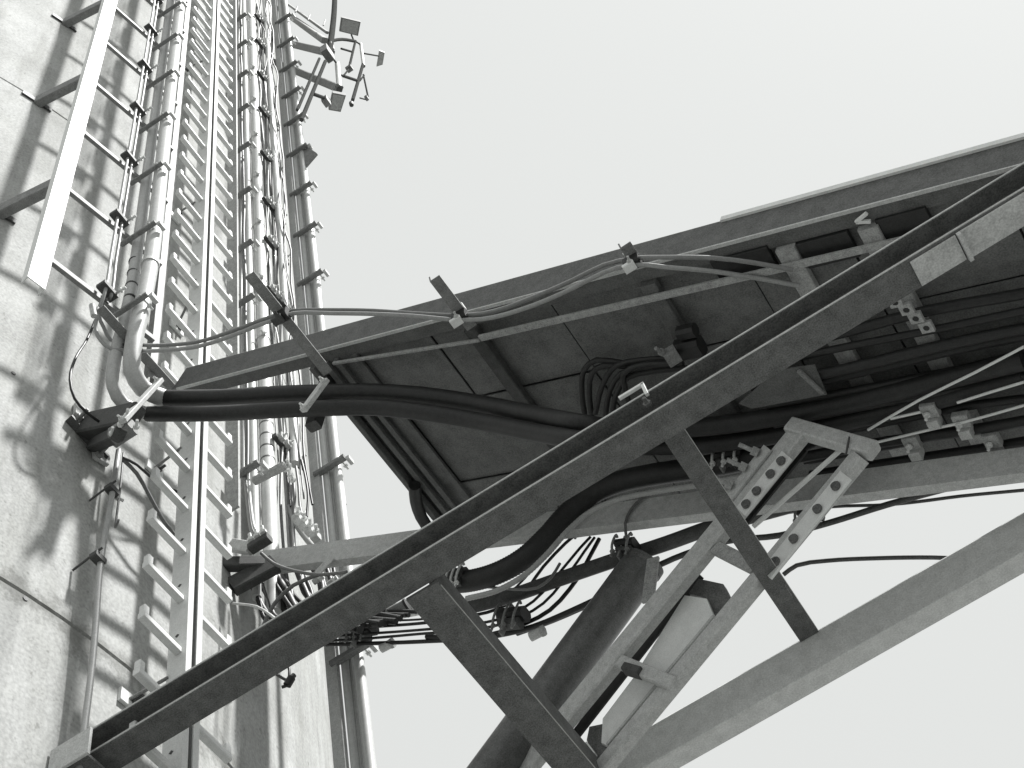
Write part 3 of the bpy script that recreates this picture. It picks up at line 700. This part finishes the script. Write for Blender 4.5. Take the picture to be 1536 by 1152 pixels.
obj('end_angle', prism((xt, Y1+.02, ZR1-.055), (xt+.14, Y1+.02, ZR1-.055), rect(.17, .012, .002)), 'chord', hp)
Y2 = PZ(1400, 905, ZR1)[1]
ARC2 = [(0, .004), (0, .16), (-.004, .168), (-.012, .170), (-.012, .012), (-.085, .012), (-.085, 0), (-.004, 0)]
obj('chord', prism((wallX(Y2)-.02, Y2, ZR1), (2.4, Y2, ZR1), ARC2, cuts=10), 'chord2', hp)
# cross ties
def tie(q, w, leg, dz, yend, m):
    X = PZ(q[0], q[1], ZR1+dz)[0]
    t = obj('cross_tie', prism((X, Y1+.112, ZR1+dz), (X, yend, ZR1+dz), [(-w/2, 0), (w/2, 0), (w/2, leg), (w/2-.01, leg), (w/2-.01, .012), (-w/2, .012)]), m, hp)
    obj('tie_edge_strip', prism((X+w*.5+.001, Y1+.13, ZR1+dz+.003), (X+w*.5+.001, yend-.01, ZR1+dz+.003), rect(.002, .005)), 'galvl', t)  # thin pale strip along the corner of the tie
tie((634, 888), .118, .11, -.014, Y2+.6, 'chord')
tie((1013, 655), .074, .03, .15, Y2-.004, 'chord')
p = PZ(1172, 890, ZR1-.02); obj('tie_lug', box((p[0], p[1], ZR1-.03), .05, .05, .02), 'chord', hp)
# white hook on the chord
q = PZ(972, 592, ZR1+.125)
hk = G(); bar((q[0], Y1-.005, ZR1+.10), (q[0], Y1-.005, ZR1+.165), .012, .012, up=(1, 0, 0), g=hk); bar((q[0]+.006, Y1-.005, ZR1+.165), (q[0]-.085, Y1-.005, ZR1+.165), .012, .012, g=hk)
obj('hook', hk, 'white', None, 'small white bent hook standing on the upper edge of the long beam', 'hook')
p = PY(972, 607, Y1); obj('bolt', hexbolt((p[0], Y1, p[2]), (0, -1, 0), .014, .02), 'chord', hp)

# ------------------------------------------------------------------ slanting frame and tube rising to the gallery
def S_(x, y, dy=0): return PY(x, y, 3.27+.44*(y-640)/510+dy)     # leans slightly along the wall as it drops
fr = empty('brace_frame', S_(900, 1100), 'slanting U-shaped galvanised frame with bolted splices rising toward the gallery', 'brace')
def seg(q0, q1, w, d, m, nm, dy=0, par=fr): return obj(nm, bar(S_(*q0, dy), S_(*q1, dy), w, d, up=(0, 1, 0)), m, par)
lr = seg((1202, 648), (776, 1168), .084, .05, 'galvl', 'rail'); rr_ = seg((1291, 685), (892, 1168), .062, .05, 'galvl', 'rail')
seg((1186, 640), (1311, 676), .062, .052, 'galvl', 'head_bar', -.003)
obj('head_joint', bar(S_(1274, 655, -.03), S_(1269, 682, -.03), .006, .006, up=(0, 1, 0)), 'dark', fr)
for rail, pts in [(lr, [((1181, 683), (1112, 768))]), (rr_, [((1269, 713), (1150, 862))])]:
    for q0, q1 in pts:
        pl_ = obj('splice_plate', bar(S_(*q0, -.032), S_(*q1, -.032), .066, .012, up=(0, 1, 0)), 'white', fr)
        v = np.array(q1, float)-q0
        for t_ in (.12, .35, .65, .88):
            q = np.array(q0)+v*t_; p = S_(q[0], q[1], -.038)
            obj('bolt', cyl(p+[0, -.014, 0], p+[0, .0, 0], .017, 10, smooth=True), 'chord', pl_)
ol = obj('outer_splice', bar(S_(1152, 672, -.02), S_(1092, 748, -.02), .05, .012, up=(0, 1, 0)), 'galvl', fr)
for t_ in (.15, .45, .8):
    q = np.array((1152., 672.))*(1-t_)+np.array((1092., 748.))*t_; p = S_(q[0]-6, q[1]-4, -.026)
    obj('bolt', hexbolt(p, (-.5, -.6, .4), .018, .05), 'galv', ol)
obj('inner_rod', cyl(S_(1262, 674, .03), S_(1130, 790, .03), .009, 10), 'white', fr)
seg((1074, 822), (1135, 853), .05, .03, 'galv', 'cross_bar', -.01); seg((930, 993), (1010, 1026), .05, .03, 'galvl', 'cross_bar', -.03)
obj('cross_bar_end', bar(S_(938, 1003, -.04), S_(962, 1010, -.04), .03, .05, up=(0, 1, 0)), 'dark', fr)
obj('lug', bar(S_(1092, 935, 0), S_(1076, 957, 0), .02, .02, up=(0, 1, 0)), 'galv', fr)
# panels held between the rails
def panel(corners, dy, th, m, nm):
    P = [S_(x, y, dy) for x, y in corners]; g = G(); n = len(P)
    g.add(P+[p+np.array([0, th, 0]) for p in P], [tuple(range(n)), tuple(range(2*n-1, n-1, -1))]+[(i, n+i, n+(i+1) % n, (i+1) % n) for i in range(n)])
    return obj(nm, g, m, fr)
panel([(1027, 893), (1060, 898), (1070, 922), (992, 1026), (950, 1016)], .03, .02, 'white', 'infill_panel')
panel([(958, 1006), (1004, 1016), (918, 1122), (902, 1114), (904, 1078)], .036, .02, 'white', 'infill_panel')
panel([(880, 1112), (892, 1128), (890, 1165), (852, 1165), (858, 1125)], .03, .02, 'white', 'infill_panel')
panel([(1048, 868), (1085, 876), (1100, 905), (1066, 925), (1062, 898), (1033, 890)], .05, .03, 'chord', 'dark_gusset')
panel([(884, 1090), (908, 1085), (912, 1125), (893, 1140), (880, 1110)], .05, .03, 'chord', 'dark_gusset')
obj('edge_rail', bar(S_(1072, 925, .02), S_(912, 1118, .02), .012, .02, up=(0, 1, 0)), 'galvl', fr)
obj('slot_backing', bar(S_(1050, 862, .06), S_(846, 1125, .06), .05, .01, up=(0, 1, 0)), 'black', fr)
obj('slot_backing', bar(S_(1205, 672, .06), S_(1115, 782, .06), .06, .01, up=(0, 1, 0)), 'black', fr)
YT = 3.66
tb = empty('support_tube', PY(720, 1170, YT), 'stout dark steel tube slanting up beside the brace frame', 'tube')
obj('tube', tube([PY(964, 848, YT), PY(736, 1160, YT), PY(698, 1212, YT)], .083, 28, .3), 'tube', tb)
obj('end_cap', cyl(PY(961, 852, YT), PY(967, 843, YT), .086, 28), 'chord', tb)
obj('lug_plate', bar(PY(980, 838, YT-.10), PY(972, 902, YT-.10), .05, .014, up=(0, 1, 0)), 'galv', tb)

# ------------------------------------------------------------------ cables along the far side
YQ = 3.62
def far(name, pts, r, m, label, Y=YQ, cat='cable', corr=0, n=10, step=.05):
    P = [PY(x, y, Y) if len(q) == 2 else PY(x, y, q[2]) for q in pts for x, y in [q[:2]]]
    return obj(name, tube(P, r, n, step, corr=corr), m, None, label, cat)
cor = [(655, 872), (700, 872), (745, 860), (785, 838), (820, 806), (852, 770), (885, 742), (925, 724), (980, 712), (1045, 702), (1110, 690), (1180, 668), (1250, 640)]
P = spline([PY(x, y, 3.46) for x, y in cor], .0065)
obj('corrugated_cable', tube(P, .046, 18, raw=True, corr=.05), 'black', None, 'thick ribbed black cable sweeping up in an S-curve beneath the deck', 'cable')
P = spline([PY(x, y+26, 3.40) for x, y in cor[1:-2]], .007)
obj('corrugated_conduit', tube(P, .012, 10, raw=True, corr=.12), 'pipeg', None, 'slim ribbed grey conduit following under the thick ribbed cable', 'conduit')
far('thick_cable', [(690, 914), (760, 896), (830, 872), (917, 842), (1000, 815), (1070, 790), (1150, 768), (1260, 738)], .030, 'dark', 'straight thick dark cable running below the ribbed one', 3.66)
far('cable', [(775, 950), (830, 930), (890, 903), (950, 868), (1010, 838), (1090, 812), (1170, 803), (1241, 785), (1331, 757), (1430, 730), (1536, 702)], .012, 'dark', 'lowest long dark cable against the sky under the far beam', 3.74)
far('cable', [(1160, 772), (1247, 760), (1331, 757), (1380, 752), (1441, 744), (1536, 735)], .007, 'dark', 'thin dark cable crossing the lowest long one against the sky', 3.80)
far('cable', [(1175, 862), (1195, 848), (1240, 841), (1320, 837), (1400, 836), (1450, 838)], .009, 'dark', 'lone dark cable arching through open sky to the far angle beam', 3.9)
loops = [[(480, 955), (560, 950), (640, 944), (700, 938), (760, 925), (800, 902), (840, 858), (870, 822), (886, 805)],
         [(480, 962), (560, 957), (640, 950), (700, 946), (765, 932), (815, 905), (855, 858), (876, 828), (892, 806)],
         [(470, 948), (550, 941), (640, 934), (700, 925), (745, 914), (782, 893), (815, 850), (848, 815), (866, 800)],
         [(490, 938), (560, 932), (640, 928), (690, 918), (740, 905), (775, 880), (812, 838), (842, 806), (858, 792)],
         [(470, 967), (560, 965), (640, 962), (700, 958), (770, 942), (825, 915), (866, 868), (884, 836), (899, 808)]]
for i, l in enumerate(loops):
    far('slim_cable', l, [.006, .006, .007, .005, .009][i], 'black', ['second lowest of the five black cables looping under the far beam', 'middle one of the five black cables looping under the far beam', 'second highest of the five black cables looping under the far beam', 'highest of the five black cables looping under the far beam', 'lowest and stoutest of the five black cables looping under the far beam'][i], 3.68+.012*i, n=8)
far('thick_cable', [(640, 955), (700, 958), (745, 953), (800, 940), (860, 915), (950, 872)], .012, 'black', 'short stout black cable leaving the dark clamp toward the tube', 3.72)
far('cable', [(660, 884), (720, 880), (770, 884), (805, 882), (825, 868), (840, 845)], .006, 'wire', 'thin grey cable drooping below the ribbed cable', 3.50)
far('wire', [(940, 808), (938, 785), (946, 765), (965, 746), (1000, 734)], .006, 'wire', 'thin wire curling up from the tube head to the ribbed conduit', 3.50)
def block(x, y, Y, sx, sy, sz, label, nb=3, light=False):
    c = PY(x, y, Y); t = empty('clamp_block', c, label, 'clamp'); v = DD
    up = np.cross(np.array([0, 1., 0]), v); up = -up if up[2] < 0 else up
    obj('upper_shell', prism(c-v*sx*.42+up*sz*.12, c+v*sx*.42+up*sz*.12, rect(sy*.75, sz*.36, sz*.1), up=tuple(up)), 'black', t)
    obj('lower_shell', prism(c-v*sx*.30-up*sz*.20, c+v*sx*.34-up*sz*.20, rect(sy*.62, sz*.24, sz*.08), up=tuple(up)), 'dark', t)
    obj('backing_strip', prism(c-v*sx*.1+up*sz*.45-[0, sy*.1, 0], c-v*sx*.1-up*sz*.62-[0, sy*.1, 0], rect(.03, .008), up=tuple(v)), 'galvd', t)
    for k in range(nb):
        q = c+v*sx*(-.34+.68*k/max(nb-1, 1))-[0, sy*.34, 0]
        ub = [q+up*sz*.30, q+up*sz*.34-[0, .012, 0], q-[0, .018, 0], q-up*sz*.30-[0, .012, 0], q-up*sz*.42]
        o = obj('u_bolt', tube(ub, .0055, 8, .01), 'galvl' if light else 'galvd', t)
        obj('nut', hexbolt(q-up*sz*.36, -up, .011, .02), 'bolt' if light else 'galvd', o)
block(545, 948, 3.72, .13, .10, .14, 'black clamp block on the outermost conduits below the long beam')
block(768, 928, 3.66, .15, .10, .14, 'black clamp block gripping the looping cables over open sky')
block(690, 868, 3.44, .08, .10, .13, 'clamp with bright bolts on the ribbed cable beside the wide tie', 3, True)
block(870, 795, 3.62, .12, .08, .07, 'small clamp under the deck where the looping cables end', 2, True)
block(940, 822, 3.60, .10, .10, .10, 'dark clamp perched at the head of the slanting tube', 2)
block(1215, 775, 3.70, .10, .10, .11, 'dark clamp on the lowest long cable behind the brace frame', 2)
block(1095, 690, 3.44, .14, .10, .10, 'weathered clamp on the ribbed cable beside the brace splice', 3, True)
c = PY(600, 912, 3.8)
t = empty('saddle_plate', c, 'white saddle plate with a short pipe under the long beam', 'plate')
obj('plate', bar(PY(556, 925, 3.8), PY(640, 908, 3.8), .02, .09, up=(0, 0, 1)), 'white', t); obj('pipe_stub', cyl(PY(583, 922, 3.76), PY(610, 908, 3.76), .03, 14), 'galvd', t); obj('pipe_cap', cyl(PY(609, 909, 3.76), PY(612, 907, 3.76), .034, 14), 'black', t)
for (x, y, Y, lab) in [(580, 968, 3.74, 'pale gland sticking out of the clamp block on the outer conduits'), (805, 950, 3.7, 'pale gland hanging in the sky beside the looping cables')]:
    c = PY(x, y, Y); t = empty('cable_gland', c, lab, 'gland')
    obj('body', cyl(c-[.03, 0, 0], c+[.02, 0, -.005], .020, 10), 'galvl', t); obj('nut', cyl(c+[.02, 0, -.005], c+[.035, 0, -.008], .024, 6, smooth=False), 'galv', t)
# tangle at the tower end of the far beam
for i in range(16):
    x0 = 378+i*8+random.uniform(-6, 6); y0 = 868-i*1.6+random.uniform(0, 8)
    pts = [(x0-4, y0-14), (x0, y0), (x0+random.uniform(4, 16), y0+25), (x0+24+random.uniform(-12, 12), y0+55), (x0+65, y0+72+random.uniform(-10, 10)), (x0+125, y0+76+random.uniform(-8, 6))]
    far('cable', pts, random.uniform(.009, .020), 'black', 'black cable in the tangle hanging under the tower end of the far beam', 3.50+.016*i, n=8, step=.03).__setitem__('group', 'tangled cables under the far beam')
for i, (x, y) in enumerate([(478, 868), (500, 872), (520, 866)]):
    c = PY(x, y, 3.56); t = empty('cable_gland', c, 'pale gland poking out of the dark cable tangle', 'gland', 'glands in the dark cable tangle')
    obj('body', cyl(c-[.03, 0, .004], c+[.025, 0, .004], .015, 10), 'galvl', t); obj('nut', cyl(c+[.0, 0, 0], c+[.012, 0, .002], .020, 6, smooth=False), 'white', t)
far('cable', [(392, 830), (410, 845), (440, 856), (480, 862), (520, 858)], .008, 'wire', 'grey cable drooping from the box clamp across the far beam face', 3.38)
far('cable', [(395, 938), (412, 905), (440, 878), (478, 862)], .009, 'wire', 'grey cable rising from the wall through the dark tangle', 3.45)
far('wire', [(350, 905), (385, 910), (405, 922), (420, 935)], .006, 'wirel', 'pale wire leaving the climbing ladder toward the dark tangle', 3.3)
far('wire', [(405, 1005), (425, 1018), (432, 1020), (434, 1005), (430, 990)], .006, 'black', 'short black wire dangling below the long beam', 3.3)
c = PY(434, 1022, 3.3); t = empty('wire_plug', c, 'black plug on the dangling wire below the long beam', 'plug'); obj('body', cyl(c-[.012, 0, .016], c+[.012, 0, .014], .017, 10), 'black', t); obj('collar', cyl(c+[.012, 0, .014], c+[.022, .004, .026], .011, 8), 'dark', t); obj('pin', cyl(c-[.03, .01, .022], c-[.012, 0, .016], .007, 6), 'black', t)
zw = BF(-2.45)[2]
ob = empty('beam_shoe', (-2.5, 3.35, zw), 'dark steel shoe fixing the far beam to the tower wall', 'shoe')
obj('gusset', prism((wallX(3.36), 3.38, zw-.16), (wallX(3.36)+.20, FB-.02, zw-.07), rect(.05, .11, .006)), 'dark', ob)
obj('seat_angle', prism((wallX(3.3)-.01, 3.33, zw-.03), (wallX(3.3)+.16, FB-.03, zw-.05), rect(.05, .07, .006)), 'dark', ob)
obj('strap', bar(PY(476, 860, FB-.012), PY(498, 836, FB-.012), .05, .006, up=(0, 1, 0)), 'galvl', ob)

# cable bundle under the middle and lower end of the deck
for i in range(11):
    Y = 2.98+.062*i; off = .075+.02*(i % 3)
    pts = [DXY(x, Y+random.uniform(-.012, .012), off+random.uniform(-.008, .008)) for x in np.arange(.05, 1.7, .3)]
    obj('laid_cable', tube(pts, random.uniform(.012, .022), 8, .1), 'black', None, 'dark cable laid lengthways under the lower end of the deck', 'cable', 'cables laid under the lower deck')
curl = [[(880, 640), (873, 590), (876, 555), (895, 540), (940, 545), (1010, 548)], [(890, 640), (884, 590), (888, 560), (905, 548), (950, 552), (1015, 553)],
        [(893, 620), (905, 575), (925, 548), (960, 540), (1020, 537)], [(908, 625), (915, 585), (932, 560), (965, 553), (1025, 545)],
        [(918, 625), (925, 590), (942, 566), (975, 558), (1030, 552)], [(945, 610), (937, 580), (935, 560), (960, 548), (1010, 545)]]
for i, l in enumerate(curl):
    pts = [DK(x, y, .06+.012*i) for x, y in l]
    obj('curled_cable', tube(pts, .011, 8, .04), 'black', None, 'dark cable curling down from the deck clamp to the thick black cables', 'cable', 'curled cables under the deck')
c = DK(1035, 522, .07); t = empty('deck_clamp', c, 'black clamp lump under the deck where the curled cables gather', 'clamp')
obj('body', prism(c-DD*.05, c+DD*.05, rect(.08, .06, .015), up=tuple(DN)), 'black', t); obj('half_shell', prism(c-DD*.02+[.01, -.07, 0], c+DD*.05+[.01, -.07, 0], rect(.05, .05, .012), up=tuple(DN)), 'black', t); obj('jaw', box(c+[-.07, -.03, -.03], .05, .06, .05), 'galvd', t); obj('bolt', hexbolt(c+[-.09, -.06, -.03], (-.3, -1, -.3), .015, .03), 'galvd', t)
lines = [([(1302, 645), (1379, 600), (1460, 560), (1536, 520)], 'upper tray edge glint drawn as a white line under the lower deck'), ([(1336, 628), (1381, 618)], 'short tray edge glint joining the upper white line'),
         ([(1309, 665), (1410, 641), (1443, 634), (1536, 608)], 'lower tray edge glint running on from the head of the brace frame'), ([(1436, 604), (1480, 590), (1536, 573)], 'tray edge glint between the upper and lower ones at the deck clamp')]
for l, lab in lines: obj('tray_edge_glint', tube([DK(x, y, .16) for x, y in l], .005, 8, .1), 'white', None, lab, 'conduit')  # white lines painting the light caught on cable tray edges
for x, y, lab in [(1392, 615, 'pale clamp on the bright tray edges below the deck'), (1440, 630, 'second pale clamp further along the bright tray edges'), (1485, 660, 'weathered clamp next to the far beam below the deck'), (1255, 690, 'square pale tag plate below the deck beside the bright tray edges')]:
    if x == 1255: x, y = 1365, 663
    c = DK(x, y, .14); t = empty('conduit_clamp', c, lab, 'clamp')
    obj('plate', bar(c-DD*.02, c+DD*.035, .06, .03, up=tuple(DN)), 'galv', t); obj('jaw', bar(c+[0, .05, -.01]-DD*.02, c+[0, .05, -.01]+DD*.02, .04, .05, up=tuple(DN)), 'galvl' if x < 1450 else 'galvd', t)
    obj('bolt', hexbolt(c-DN*.02, -DN, .012, .02), 'bolt', t)
